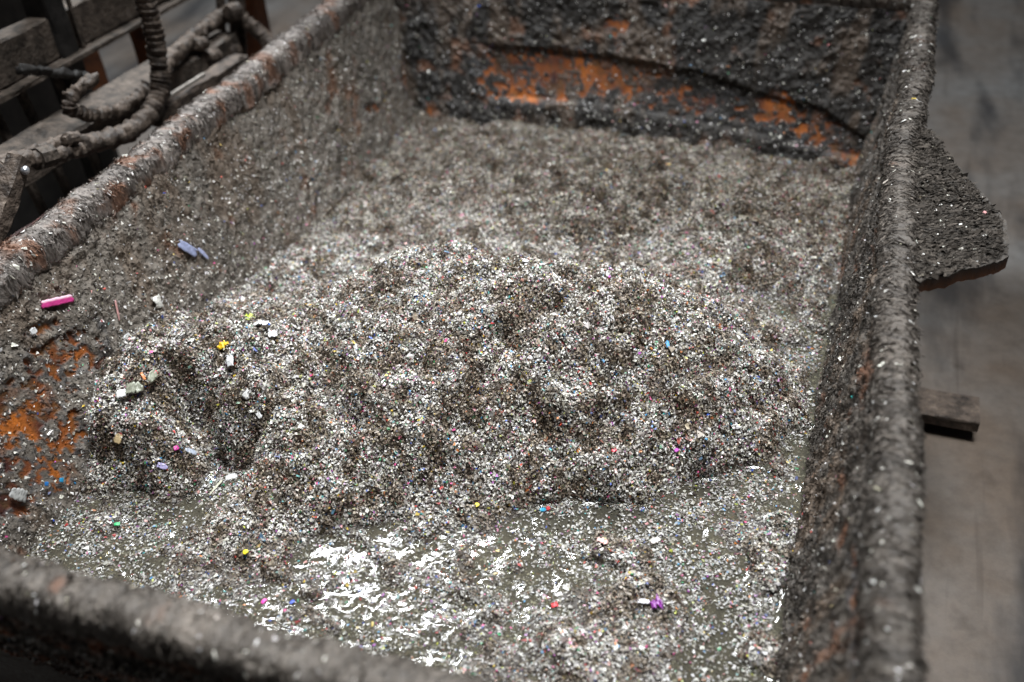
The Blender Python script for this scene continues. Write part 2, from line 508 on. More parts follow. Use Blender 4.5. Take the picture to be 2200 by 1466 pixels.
def wall_panel(name, A, B, C, D, nu, nv, inward, seed, amp, mask, thick, label, crust_tone, nfl, paint_gain=1.0, shape=None, spark=0.10, bow=None, rag=0.33):
    """panel A(top,u=0) B(top,u=1) C(bottom,u=1) D(bottom,u=0); inward = unit vector of the inner face"""
    A, B, C, D = (np.array(q, float) for q in (A, B, C, D))
    u = np.linspace(0, 1, nu)[:, None, None]; v = np.linspace(0, 1, nv)[None, :, None]
    P0 = (A * (1 - u) + B * u) * (1 - v) + (D * (1 - u) + C * u) * v
    if bow is not None: P0[..., 0] += bow(P0[..., 1]) * np.clip((P0[..., 2] - WZ) / -WZ, 0, 1)
    Lu = np.linalg.norm(B - A); Lv = np.linalg.norm(D - A)
    uu = (u * Lu)[..., 0] * np.ones((1, nv)); vv = (v * Lv)[..., 0] * np.ones((nu, 1))
    inward = np.array(inward, float)
    lump = fbm(uu, vv, 0.11, seed, 4) * 0.6 + fbm(uu, vv, 0.035, seed + 7, 3) * 0.45
    px, py = project(P0)
    mk = mask(px, py) * paint_gain if mask else np.zeros((nu, nv))
    mkb = sstep(.12, .6, mk)
    mk = mk * (0.60 + 0.55 * fbm(uu, vv, 0.03, seed + 3, 4)) + 1.0 * fbm(uu, vv, 0.015, seed + 5, 3) * sstep(0.1, 0.4, mk)
    mk = mk - 0.55 * sstep(.05, .5, fbm(uu, vv, 0.016, seed + 33, 2)) * np.clip(mk, 0, 1)
    bare = sstep(0.36, 0.50, mk)
    crust = np.clip(0.55 + 0.9 * lump, 0.03, 1.6) * (1 - .72 * mkb) * (1 - bare * 0.95)
    fine = fbm(uu, vv, 0.011, seed + 9, 2)
    fine2 = np.clip(fbm(uu, vv, 0.018, seed + 15, 2), -0.2, 1)
    disp = amp * crust + (0.0028 * fine + 0.0065 * fine2) * (1 - bare) * (1 - .6 * mkb)
    if shape is not None: disp = disp + shape(px, py, uu, vv)
    disp = disp * (1 - .8 * (1 - sstep(WZ + .004, WZ + .022, P0[..., 2] + .006 * fbm(uu, vv * 0, .09, seed + 41, 3))))      # washed clean along the water
    P = P0 + inward * disp[..., None]
    tone = np.array(crust_tone)
    vt = fbm(uu, vv, 0.16, seed + 11, 4)
    col = tone * (1 + 0.35 * vt[..., None]) * (1 + 0.35 * fine[..., None])
    ru = sstep(0.15, 0.5, fbm(uu, vv, 0.07, seed + 13, 4) - 0.35 * crust)[..., None]
    col = col * (1 - 0.75 * ru) + RUST * 0.75 * ru
    dr_ = sstep(0.02, 0.45, fbm(uu, vv * .35, 0.06, seed + 17, 4) + .35 * fbm(uu, vv, .25, seed + 18, 2))[..., None]
    col = col * (1 - .55 * dr_) + np.array([.115, .078, .052]) * .55 * dr_
    sl = sstep(0.1, 0.5, fbm(uu, vv, 0.05, seed + 21, 3))[..., None]
    pc = ORANGE * (0.40 + 0.5 * fbm(uu, vv, 0.05, seed + 23, 3)[..., None])
    film = sstep(-.1, .5, fbm(uu, vv, 0.02, seed + 25, 4))[..., None]; pc = pc * (1 - .6 * film) + np.array([.07, .042, .014]) * .6 * film
    halo = (sstep(0.10, 0.30, mk) * (1 - bare))[..., None]
    col = col * (1 - halo * 0.7) + SLATE * halo * 0.7
    col = col * (1 - bare[..., None]) + pc * bare[..., None]
    V, F, side, cap, nb = slab(P, -inward * thick)
    cc = np.concatenate([np.clip(col, 0.01, 0.8).reshape(-1, 3), np.tile(tone * 0.7, (nb, 1))])
    o = mixed(name, V, np.concatenate([F, side]), cap, M_wall, skip, cc, smooth=False)
    if label: o['label'] = label
    # flakes and crumbs stuck in the crust
    fu, fv = rng.random(nfl), rng.random(nfl)
    cr = bilin(crust, fu, fv); bm = bilin(bare, fu, fv)
    keep = rng.random(nfl) < (0.25 + 0.75 * np.clip(cr, 0, 1)) * (1 - 0.5 * bm)
    fu, fv = fu[keep], fv[keep]; n = len(fu)
    vis = (D[2] * fv + A[2] * (1 - fv)) > WZ - 0.02; fu, fv = fu[vis], fv[vis]; n = len(fu)
    nr = grid_normals(P); nr = nr * np.sign(np.sum(nr * inward, -1, keepdims=True))
    pp = bilin(P, fu, fv); nn = bilin(nr, fu, fv)
    sz = rng.gamma(4, 0.0008, n) + 0.0016
    base = bilin(col.reshape(nu, nv, 3), fu, fv)
    cc = base * rng.uniform(1 - rag * .9, 1 + rag * .9, (n, 1))
    wm = rng.random(n) < spark * (0.35 + 1.7 * fv)
    cc[wm] = flake_colours(int(wm.sum()), 0.66, 0.2, 0.05)
    flake_mesh('dirt_crust', pp + nn * rng.uniform(-0.0015, 0.0035, (n, 1)), nn, sz, rng.uniform(0.25, 0.8, n),
               np.abs(rng.normal(0, rag, n)), np.clip(cc, .01, .85), M_crumb, o)['kind'] = 'stuff'
    return o


def n_(v):
    v = np.array(v, float); return v / np.linalg.norm(v)


ZB = -0.60
RBOW = lambda y: np.interp(y, [.5, .72, 1.06, 1.48, 2.03, 2.4, 2.72, 2.95], [.156, .150, .136, .117, .114, .126, .131, .132]) - .1325   # the right rim is bent
# left side wall, right side wall, back wall, front wall (inner faces); they lean inwards to the bottom
LW = lambda z: -1.454 + (-0.03 - z) / 0.39 * 0.154
RW = lambda z: 0.118 - (-0.03 - z) / 0.39 * 0.078
BW = lambda z: 2.850 - (-0.03 - z) / 0.39 * 0.27
FW = lambda z: 0.565 + (-0.03 - z) / 0.39 * 0.05
nL = n_((0.39, 0, 0.145)); nR = n_((-0.39, 0, 0.068)); nB = n_((0, -0.39, 0.27)); nF = n_((0, 0.39, 0.05))
zt = -0.040


def back_shape(px, py, uu, vv):
    # a long shallow pressing: the orange band lies deeper than the caked wall above it
    top = np.interp(px, [1040, 1118, 1318, 1500, 1640, 1766, 1860], [100, 102, 124, 156, 204, 234, 300])
    bot = np.interp(px, [1040, 1150, 1300, 1640, 1860], [212, 214, 226, 292, 345])
    inb = sstep(-6, 4, py - top) * sstep(-5, 7, bot - py) * sstep(1035, 1060, px)
    lipt = np.exp(-((py - top + 10) / 10.0) ** 2) * sstep(1035, 1080, px)
    low = sstep(0, 14, py - bot)
    return -0.011 * inb + 0.004 * low


wall_panel('side_wall', (LW(zt), .55, zt), (LW(zt), 2.86, zt), (LW(ZB), 2.5, ZB), (LW(ZB), .6, ZB), 440, 120, nL, 101, 0.012,
           paint_mask_left, 0.014, 'grey caked left side wall with orange paint showing low down', (0.150, 0.130, 0.109), 130000, spark=0.20)
wall_panel('side_wall', (RW(zt), 2.86, zt), (RW(zt), .55, zt), (RW(ZB), .6, ZB), (RW(ZB), 2.5, ZB), 440, 120, nR, 202, 0.017,
           paint_mask_right, 0.014, 'brown crumb covered right side wall above the water line', (0.060, 0.050, 0.041), 120000, spark=0.04, bow=RBOW, rag=.6)
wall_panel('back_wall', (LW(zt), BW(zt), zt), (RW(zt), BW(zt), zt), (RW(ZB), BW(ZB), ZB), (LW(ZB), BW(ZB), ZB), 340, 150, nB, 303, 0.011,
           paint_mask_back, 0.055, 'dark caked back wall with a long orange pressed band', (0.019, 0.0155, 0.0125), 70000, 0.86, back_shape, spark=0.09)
wall_panel('front_wall', (RW(zt), FW(zt), zt), (LW(zt), FW(zt), zt), (LW(ZB), FW(ZB), ZB), (RW(ZB), FW(ZB), ZB), 200, 60, nF, 404, 0.010,
           None, 0.020, 'near wall of the skip below the blurred front rim', (0.085, 0.07, 0.058), 6000)
# outer lip under the front rim, seen from outside
fo_nu, fo_nv = 300, 70
u = np.linspace(0, 1, fo_nu)[:, None]; v = np.linspace(0, 1, fo_nv)[None, :]
FX = -1.47 + u * 1.63 + 0 * v
FZ = -0.035 - v * 0.30 + 0 * u
FY = 0.522 + 0 * FX - 0.006 * fbm(FX, FZ, 0.05, 51, 4) - 0.003 * fbm(FX, FZ, 0.012, 52, 2) + 0.09 * np.clip(v - 0.28, 0, 1)
PP = np.stack([FX, FY, FZ], -1)
rr_ = sstep(0.0, 0.4, fbm(FX, FZ * 2.5, 0.10, 53, 4))[..., None]
cc = np.array([0.07, 0.055, 0.043]) * (1 + 0.5 * fbm(FX, FZ, 0.03, 55, 3)[..., None]) * (1 - rr_) + RUST * 0.8 * rr_
op = sstep(0.38, 0.45, fbm(FX, FZ, 0.03, 57, 3))[..., None]
cc = cc * (1 - op) + ORANGE * 0.5 * op
V, F, side, cap, nb = slab(PP, np.array([0, 0.012, 0]))
o = mixed('front_lip', V, np.concatenate([F, side]), cap, M_wall, skip, np.concatenate([np.clip(cc, .01, .6).reshape(-1, 3), np.tile([.05, .04, .03], (nb, 1))]))
o['label'] = 'rusty brown outer lip below the near rim'
nfo = 26000
fu, fv = rng.random(nfo), rng.random(nfo)
pp = bilin(PP, fu, fv)
cfl = bilin(np.clip(cc, .01, .6), fu, fv) * rng.uniform(.5, 1.8, (nfo, 1))
wm = rng.random(nfo) < .04; cfl[wm] = flake_colours(int(wm.sum()))
flake_mesh('dirt_crust', pp + [0, -.002, 0], np.tile([0, -1., 0.1], (nfo, 1)), rng.gamma(4, .0014, nfo) + .002, rng.uniform(.25, .8, nfo),
           np.abs(rng.normal(0, .6, nfo)), np.clip(cfl, .01, .8), M_flake, o)['kind'] = 'stuff'
V, F = boxm((LW(ZB) - .0, .60, ZB - .012), (RW(ZB), 2.46, ZB)); mesh('base_plate', V, F, M_grime, skip)


# ------------------------------------------------------------------ rims
def rim_rail(a, b, rx, rz, seed, tone, rusty, label, nfib, hair=0.0, flat=1.0, sparkle=0.05, crumb=0.0, bow=None):
    a = np.array(a, float); b = np.array(b, float); d = b - a; L = np.linalg.norm(d); d /= L
    side = np.cross(d, [0, 0, 1.0]); upv = np.array([0, 0, 1.0])
    nl = int(L / 0.0045); ns = 44
    s = np.linspace(0, 1, nl)[None, :]; th = np.linspace(0, 2 * math.pi, ns, endpoint=False)[:, None]
    sl = s * L + 0 * th; tl = th * rx + 0 * s
    # superellipse profile: a flattened bar with rounded shoulders
    e = 0.55
    cx_ = np.sign(np.cos(th)) * np.abs(np.cos(th)) ** e; sz_ = np.sign(np.sin(th)) * np.abs(np.sin(th)) ** e
    topw = 0.5 + 0.5 * np.sin(th)
    bump = 0.006 * fbm(sl, tl, 0.07, seed, 4) + 0.0055 * np.clip(fbm(sl, tl, 0.028, seed + 2, 3), -.15, 1) + 0.0042 * fbm(sl, tl * 0.8, 0.014, seed + 3, 3) + 0.002 * fbm(sl, tl * .6, 0.006, seed + 4, 2)
    wob = 0.006 * fbm(sl, 0 * sl, 0.35, seed + 5, 2)
    P = (a + d * L * s[..., None]) + side * ((cx_ * (rx + bump) + wob)[..., None]) + upv * ((sz_ * (rz + bump) * flat)[..., None])
    if bow is not None: P[..., 0] += bow(P[..., 1])
    ru = sstep(0.12, 0.45, fbm(sl, tl, 0.05, seed + 9, 4) + rusty)[..., None]
    gr = fbm(sl, tl * .3, 0.02, seed + 10, 4)[..., None]
    tone = np.array(tone)
    pale = sstep(0.0, 0.5, fbm(sl, tl, 0.13, seed + 12, 3))[..., None]
    col = tone * (0.85 + 0.45 * pale) * (1 + 0.45 * gr)
    col = col * (1 - .7 * ru) + (RUST * 1.05) * (1 + .4 * gr) * .7 * ru
    F = grid_faces(ns, nl, wrap=True)[:, ::-1]
    V = np.concatenate([P.reshape(-1, 3), [P[:, 0].mean(0)], [P[:, -1].mean(0)]])
    k = np.arange(ns); k2 = (k + 1) % ns
    caps = np.concatenate([np.stack([k * nl, k2 * nl, np.full(ns, ns * nl)], 1), np.stack([k2 * nl + nl - 1, k * nl + nl - 1, np.full(ns, ns * nl + 1)], 1)])
    o = mixed('rim', V, F, caps, M_wall, skip, np.concatenate([np.clip(col, .01, .7).reshape(-1, 3), [tone, tone]]))
    o['label'] = label
    # matted fibres lying across the rail
    i = rng.integers(0, ns, nfib * 2); i = i[rng.random(len(i)) < (0.12 + topw[i, 0])][:nfib]; n = len(i); j = rng.integers(0, nl, n)
    ctr = (a + d * L * s[0][j][:, None])
    if bow is not None: ctr[:, 0] += bow(ctr[:, 1])
    nn = P[i, j] - ctr; nn /= np.linalg.norm(nn, axis=1, keepdims=True)
    tang = np.cross(d, nn) + d * rng.normal(0, 0.6, (n, 1)) + nn * rng.normal(0, 0.10 + hair, (n, 1))
    cf = col[i, j] * rng.uniform(0.6, 1.5, (n, 1))
    wm = rng.random(n) < sparkle; cf[wm] = flake_colours(int(wm.sum()), .76, .18, .04)
    ln = rng.gamma(4, 0.0022, n) + 0.003; asp = rng.uniform(0.05, 0.13, n); asp[wm] = rng.uniform(.2, .6, int(wm.sum())); ln[wm] *= .6
    flake_mesh('matted_fibres', P[i, j] + nn * rng.uniform(-.0008, .003, (n, 1)), nn, ln, asp, np.abs(rng.normal(0, .22 + hair, n)),
               np.clip(cf, .01, .85), M_fibre, o, bend=.12, align=tang)['kind'] = 'stuff'
    return P


RX = rim_rail((0.135, 0.50, -0.036), (0.130, 2.93, -0.036), 0.030, 0.036, 611, (0.094, 0.080, 0.068), -0.40,
              'crusted right rim with matted fibres', 22000, hair=0.05, sparkle=0.022, bow=RBOW)
rim_rail((-1.468, 2.93, -0.036), (-1.468, 0.50, -0.036), 0.036, 0.036, 622, (0.20, 0.175, 0.158), 0.0,
         'grey and rust left rim with ragged edge', 20000, hair=0.08, sparkle=0.06)
rim_rail((0.10, 0.545, -0.036), (-1.43, 0.545, -0.036), 0.031, 0.034, 633, (0.115, 0.098, 0.083), -0.42,
         'blurred near rim across the bottom of the view', 9000, sparkle=0.03)
rim_rail((-1.43, 2.885, -0.036), (0.10, 2.885, -0.036), 0.033, 0.036, 644, (0.12, 0.10, 0.085), 0.0,
         'far rim of the skip', 5000)

# lug plate welded to the outside of the right rim
lug = [(0.150, 2.10), (0.195, 2.010), (0.243, 1.915), (0.276, 1.848), (0.300, 1.790), (0.303, 1.672), (0.262, 1.628), (0.205, 1.574), (0.150, 1.522)]
nu_, nv_ = 150, 60
yy = np.linspace(2.10, 1.522, nu_)
outer_up = np.interp(yy[::-1], [p[1] for p in lug[::-1]][0:1] + [1.574, 1.628, 1.672, 1.79, 1.848, 1.915, 2.01, 2.10],
                     [0.150] + [0.205, 0.262, 0.303, 0.300, 0.276, 0.243, 0.195, 0.150])[::-1]
outer_up = outer_up + 0.003 * fbm(yy, 0 * yy, .02, 3, 3)
uu = np.linspace(0, 1, nv_)[None, :]
LX = 0.128 + (outer_up[:, None] - 0.128 + 0.004) * uu
LY = yy[:, None] + 0 * uu
LZ = -0.016 - (LX - 0.128) * 0.10 + 0.008 * fbm(LX, LY, .06, 71, 4) + 0.006 * fbm(LX, LY, .016, 72, 3) + .012 * np.exp(-(LX - .128) / .03)
PL = np.stack([LX, LY, LZ], -1)
cl = np.array([0.050, 0.042, 0.035]) * (1 + .5 * fbm(LX, LY, .03, 74, 4)[..., None])
V, F, side, cap, nb = slab(PL, np.array([0, 0, -0.026]))
edge_col = np.tile(RUST * 1.4, (nb, 1))
lugo = mixed('lug_plate', V, np.concatenate([F, side]), cap, M_wall, skip, np.concatenate([cl.reshape(-1, 3), edge_col]))
lugo['label'] = 'three cornered lug plate on the right rim with a rusty cut edge'
n = 7000
fu, fv = rng.uniform(.02, .98, n), rng.random(n) * .95
pp = bilin(PL, fu, fv); cf = bilin(cl, fu, fv) * rng.uniform(.5, 1.5, (n, 1))
wm = rng.random(n) < .02; cf[wm] = flake_colours(int(wm.sum()), .5, .4, .08)
al = np.tile([0.8, 0.7, 0.0], (n, 1)) + rng.normal(0, .45, (n, 3))
ln = rng.gamma(4, .0022, n) + .003; asp = rng.uniform(.08, .3, n); asp[wm] = rng.uniform(.3, .7, int(wm.sum())); ln[wm] *= .6
flake_mesh('matted_fibres', pp + [0, 0, .002], np.tile([0, 0, 1.], (n, 1)), ln, asp, np.abs(rng.normal(0, .16, n)), np.clip(cf, .01, .8), M_fibre, lugo,
           bend=.2, align=al)['kind'] = 'stuff'

BARX = at(2105, 890, 2, -.66)[0]; BARY = at(2040, 870, 2, -.66)[1]
# fork pocket bar sticking out at the foot of the skip, and the feet that carry it
V, F, caps = beam((-1.2, BARY, -0.675), (BARX, BARY, -0.675), 0.10, 0.03, rough=0.002, seed=4)
mixed('foot_bar', V, F, caps, M_hose, skip)['label'] = 'flat dark steel bar sticking out beside the right rim'
for fx_ in (-1.12, -0.12):
    for fy_ in (0.72, 2.32):
        V, F, caps = beam((fx_, fy_, GZ), (fx_, fy_, ZB - 0.006), 0.09, 0.09, up=(0, 1, 0), sub=6)
        mixed('foot', V, F, caps, M_grime, skip)
for fx_ in (-1.1, -.12):
    V, F, caps = beam((fx_, BARY, -.66), (fx_, BARY, -0.606), 0.09, 0.09, up=(0, 1, 0), sub=6); mixed('bar_bracket', V, F, caps, M_grime, skip)

# ------------------------------------------------------------------ heap of shredded plastic
CP = [  # photo px, py, height above the water: where the heap's surface runs
    (700, 625, .12), (760, 595, .15), (830, 566, .18), (920, 548, .20), (1010, 546, .205), (1100, 560, .205), (1200, 572, .20), (1300, 590, .19), (1400, 614, .175), (1500, 650, .15),
    (1580, 690, .12), (1640, 755, .085), (1675, 850, .05),
    (620, 770, .15), (720, 720, .165), (820, 690, .19), (1000, 690, .20), (1150, 700, .20), (1300, 720, .18), (1450, 760, .15), (1560, 830, .10), (1630, 890, .055),
    (650, 880, .125), (800, 850, .145), (1000, 850, .145), (1130, 870, .115), (1200, 850, .135), (1350, 870, .12), (1500, 940, .075), (1600, 955, .04),
    (700, 980, .085), (850, 970, .09), (1000, 970, .085), (1150, 970, .075), (1300, 980, .075), (1440, 985, .045), (1300, 1035, .045), (1180, 1045, .038),
    (1685, 960, .0), (1600, 1010, -.004), (1500, 1035, -.005), (1300, 1085, -.006), (1180, 1080, .006), (1100, 1120, .004), (1000, 1130, .012), (850, 1135, -.004), (700, 1165, .0), (600, 1190, .012), (500, 1240, .01),
    (1220, 1030, .028), (1000, 1050, .04), (800, 1060, .045), (650, 1080, .045), (560, 1060, .05), (500, 1130, .03), (420, 1190, .012),
    (590, 690, .15), (540, 705, .16), (470, 745, .155), (400, 780, .145), (340, 815, .14), (280, 850, .135), (235, 885, .12), (215, 940, .075), (300, 930, .10), (205, 1000, .0), (360, 960, .085), (330, 1000, .05),
    (300, 1055, .0), (420, 1060, .0), (370, 885, .085), (425, 918, .03), (480, 962, .028), (545, 968, .05), (490, 870, .115), (560, 850, .14), (600, 930, .11),
    (150, 1060, .0), (120, 1150, -.004), (250, 1150, .0), (350, 1120, -.008), (420, 1095, -.012),
    (330, 735, .11), (420, 680, .09), (520, 610, .05), (640, 520, .025), (760, 400, .015), (880, 285, .018),
    (600, 640, .07), (680, 560, .05), (800, 500, .03), (900, 440, .03), (1000, 520, .03), (950, 350, .035), (1100, 300, .04), (1100, 400, .055), (1200, 440, .085), (1350, 430, .09), (1500, 440, .075), (1300, 500, .06),
    (1250, 545, .03), (1400, 560, .025), (1500, 560, .05), (1600, 540, .06), (1700, 560, .04), (1500, 350, .035), (1700, 400, .03), (1820, 430, .03), (1820, 560, .01), (1780, 640, .004),
    (1600, 640, .01), (1680, 660, .0), (1700, 740, .004), (1740, 820, .0), (1720, 900, -.004), (1740, 1000, -.006), (1650, 1050, -.004), (1735, 1150, -.006), (1640, 1170, .006), (1560, 1110, .008),
    (1730, 1300, -.008), (1720, 1440, -.008), (1600, 1300, -.018), (1560, 1400, -.02), (1530, 1460, -.02), (1450, 1150, -.008), (1300, 1150, -.007), (1150, 1180, -.002), (950, 1190, -.004), (800, 1190, -.008),
    (660, 1230, -.012), (700, 1280, .0), (850, 1280, .0), (1000, 1260, -.002), (1200, 1240, -.003), (1400, 1230, -.006), (1480, 1200, -.012), (1300, 1330, .018), (1450, 1320, .016), (1150, 1350, .010), (1350, 1420, .022), (1100, 1430, .008),
    (950, 1350, .0), (1640, 1220, .004), (1640, 1400, .002), (450, 1220, .012)]
LAST = CP.index((150, 1060, .0)); LOBE = CP.index((590, 690, .15))
CP = [(a, b, h * (1.0 if h < .015 or k >= LAST else (1.18 if k >= LOBE else 1.12))) for k, (a, b, h) in enumerate(CP)]
CPW = np.array([at(a, b, 2, WZ + h) for a, b, h in CP]); CPH = np.array([c[2] for c in CP])
XL, XR, YF, YB = -1.318, 0.052, 0.60, 2.60
# the heap thins out to the level of the water along the walls outside the view
ex = np.array([[x, y] for x, y in [(-1.3, .6), (-1.0, .6), (-.7, .6), (-.4, .6), (-.1, .6), (.05, .6), (-1.3, .8), (-1.0, .72), (-.7, .72)]])
# the crest drops away behind
rd = CPW[:12]; dr = rd[:, :2] / np.linalg.norm(rd[:, :2], axis=1, keepdims=True)
b1 = rd[:, :2] + dr * .09; h1 = CPH[:12] - .08; b2 = rd[:, :2] + dr * .20; h2 = np.maximum(CPH[:12] - .17, .025)
PX = np.concatenate([CPW[:, :2], ex, b1, b2]); PH = np.concatenate([CPH, np.full(len(ex), -0.002), h1, h2])
K = lambda A, B: -np.sqrt(((A[:, None] - B[None]) ** 2).sum(-1) + 0.02 ** 2)
nP = len(PX)
Amat = np.block([[K(PX, PX) + 0.0006 * np.eye(nP), np.ones((nP, 1))], [np.ones((1, nP)), np.zeros((1, 1))]])
wts = np.linalg.solve(Amat, np.concatenate([PH, [0]]))
GU, GV = 290, 410
gx = np.linspace(XL, XR, GU); gy = np.linspace(YF, YB, GV)
X, Y = np.meshgrid(gx, gy, indexing='ij')
H = np.empty(GU * GV); Q = np.stack([X.ravel(), Y.ravel()], 1)
for s in range(0, len(Q), 20000):
    H[s:s + 20000] = K(Q[s:s + 20000], PX) @ wts[:-1] + wts[-1]
H = H.reshape(GU, GV)
for _ in range(0):                                          # soften
    for ax in (0, 1):
        H = sum(np.roll(np.pad(H, [(4, 4), (4, 4)], mode='edge'), k, ax) for k in (-3, -2, -1, 0, 1, 2, 3))[4:-4, 4:-4] / 7
hm = sstep(0.01, 0.07, H)                                  # on the heap proper
wx = X + 0.03 * fbm(X, Y, .12, 5, 2); wy = Y + 0.03 * fbm(X, Y, .12, 6, 2)
ridg = 1 - np.abs(fbm(wx, wy, .10, 15, 3)) * 2.2           # knobbly clods
H = H + hm * (0.017 * fbm(wx, wy, .13, 21, 3) + 0.024 * fbm(wx, wy, .045, 22, 3) + 0.015 * (ridg - .5)) \
      + (0.35 + .65 * hm) * (0.019 * fbm(X, Y, .022, 23, 3))
for a_, b_, z_, r_, d_ in ((550, 965, .05, .045, .055), (480, 955, .05, .04, .05), (410, 890, .07, .035, .045), (200, 985, .0, .045, .05), (440, 1030, .0, .04, .03), (1160, 1000, .06, .05, .035), (1150, 900, .12, .03, .03),
                          (1080, 720, .22, .03, .025), (1560, 960, .03, .035, .025)):
    c_ = at(a_, b_, 2, WZ + z_); H = H - .62 * d_ * np.exp(-((X - c_[0]) ** 2 + (Y - c_[1]) ** 2) / r_ ** 2)
for a_, b_, z_, r_, d_ in ((480, 890, .11, .045, .03), (300, 900, .12, .05, .025), (560, 770, .17, .06, .02)):
    c_ = at(a_, b_, 2, WZ + z_); H = H + d_ * np.exp(-((X - c_[0]) ** 2 + (Y - c_[1]) ** 2) / r_ ** 2)
# clods lying in the wet margin
cl_ = fbm(wx, wy, .075, 31, 3)
H = H + (1 - hm) * (0.020 * sstep(.12, .55, cl_) - 0.007 * sstep(.05, .5, -cl_))
P3 = np.stack([X, Y, WZ + H], -1)
# follow the leaning walls
lf = np.clip(1 - (X - XL) / 0.15, 0, 1); rf = np.clip(1 - (XR - X) / 0.15, 0, 1); bf = np.clip(1 - (YB - Y) / 0.15, 0, 1)
P3[..., 0] += -lf * H * 0.333 + rf * H * 0.154; P3[..., 1] += bf * H * 0.69
bc = np.array([0.030, 0.021, 0.014]) * (1 + 0.4 * fbm(X, Y, .05, 41, 4)[..., None])
bc = bc + sstep(-.02, .3, fbm(X, Y, .03, 42, 3))[..., None] * np.array([.02, .016, .012])
heap = mesh('shredded_plastic', P3, grid_faces(GU, GV), M_base, None, np.clip(bc, .01, .5), smooth=True)
tag(heap, 'heap of wet white and coloured plastic shreds filling the skip', 'plastic flakes', kind='stuff')
HN = grid_normals(P3); HN = HN * np.sign(HN[..., 2:3])


def surf(fu, fv):
    return bilin(P3, fu, fv), bilin(HN, fu, fv), bilin(H, fu, fv)


def scatter(n, dens):
    e1 = P3[1:, :-1] - P3[:-1, :-1]; e2 = P3[:-1, 1:] - P3[:-1, :-1]          # evenly over the sloping surface
    cum = np.cumsum(np.linalg.norm(np.cross(e1, e2), axis=-1).ravel()); k = np.searchsorted(cum, rng.random(n) * cum[-1])
    fu = (k // (GV - 1) + rng.random(n)) / (GU - 1); fv = (k % (GV - 1) + rng.random(n)) / (GV - 1)
    p, nn, h = surf(fu, fv)
    keep = rng.random(len(fu)) < dens(p, h)
    return p[keep], nn[keep], h[keep]


# loose flakes standing every way on the heap; flat ones afloat in the wet margin
p, nn, h = scatter(660000, lambda p, h: np.clip(0.16 + 0.84 * sstep(0.0, .02, h), 0, 1))
n = len(p); hm1 = sstep(.0, .03, h)
sz = rng.gamma(5, 0.00054, n) + 0.0016
big = rng.random(n) < .014; sz[big] *= rng.uniform(1.5, 2.6, int(big.sum()))
asp = np.clip(rng.normal(.52, .22, n), .12, .95)
col = flake_colours(n)
pt_ = fbm(p[:, 0], p[:, 1], 0.03, 61, 3)                   # paler and browner patches scattered at random
bt = sstep(-.28, .22, pt_ + .5 * fbm(p[:, 0], p[:, 1], .018, 67, 2))[:, None]
col = col * (bt + (1 - bt) * np.array([.42, .355, .295]))
mud = sstep(1.60, 2.35, p[:, 1] + .25 * fbm(p[:, 0], p[:, 1], .3, 63, 3))[:, None]     # muddy far end; the back wall's shadow is put into the colour too
col = col * (1 - .48 * mud * np.array([.92, 1.0, 1.12]))  # far end darkened for mud and for the back wall's shadow
wet_ = (1 - sstep(.0, .03, h))[:, None]
col = col * (1 - .45 * wet_)
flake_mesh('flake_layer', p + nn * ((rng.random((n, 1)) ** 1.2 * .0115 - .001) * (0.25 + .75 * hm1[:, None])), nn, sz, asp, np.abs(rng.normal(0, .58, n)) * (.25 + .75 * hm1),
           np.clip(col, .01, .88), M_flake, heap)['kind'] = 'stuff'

# ------------------------------------------------------------------ water in the low places
NUW, NVW = 270, 380
wxg = np.concatenate([np.linspace(XL, XR - .06, NUW - 30), np.linspace(XR - .057, XR + .006, 30)]); wyg = np.linspace(YF, 2.0, NVW)
WX, WY = np.meshgrid(wxg, wyg, indexing='ij')
Hw = bilin(H, ((WX - XL) / (XR - XL)).ravel(), ((WY - YF) / (YB - YF)).ravel()).reshape(NUW, NVW)
men = 0.0034 * np.exp(-np.clip(-Hw, 0, 1) / 0.0045)
men += 0.009 * np.exp(-np.clip(RW(WZ) - .006 - WX, 0, 1) / 0.011) + 0.0007 * fbm(WX, WY, .02, 81, 3)
WP = np.stack([WX, WY, WZ + men], -1)
water = mesh('water', WP, grid_faces(NUW, NVW), M_water, None, smooth=True)
tag(water, 'murky grey water standing between the shreds', 'water', kind='structure')
# flakes afloat


def pools(p):
    x, y = project(p)
    m = (blob(x, y, 850, 1165, 110, 34, 8) + blob(x, y, 700, 1185, 70, 16, -12) + blob(x, y, 940, 1215, 60, 20, 35) + blob(x, y, 1070, 1180, 60, 22, -15) +
         blob(x, y, 620, 1240, 70, 22, -10) + blob(x, y, 1540, 1330, 36, 110, -8) + blob(x, y, 400, 1090, 60, 24) + blob(x, y, 1480, 1165, 60, 22, -10) + blob(x, y, 190, 1040, 40, 40))
    m = m + 1.3 * sstep(RW(WZ) - .03, RW(WZ) - .016, p[:, 0]) * (1 - sstep(1.45, 1.6, p[:, 1]))
    return np.clip(m * (0.75 + 1.5 * fbm(p[:, 0], p[:, 1], .03, 95, 3)), 0, .80)


p, nn, h = scatter(390000, lambda p, h: sstep(-.07, -.010, h) * (1 - sstep(.004, .012, h)) * np.clip(.80 + 1.3 * fbm(p[:, 0], p[:, 1], .05, 91, 3), 0.30, 1) * .9 * (1 - pools(p)))
n = len(p); p = p.copy(); p[:, 2] = np.maximum(WZ + .0022, p[:, 2]) + rng.uniform(-.0015, .0025, n)
col = flake_colours(n, .40, .34, .16) * .5
flake_mesh('flake_layer', p, np.tile([0, 0, 1.], (n, 1)), rng.gamma(5, .0006, n) + .0017, np.clip(rng.normal(.5, .2, n), .15, .95), np.abs(rng.normal(0, .28, n)), col, M_flake, heap, bend=.2)['kind'] = 'stuff'

# ------------------------------------------------------------------ single scraps one can pick out


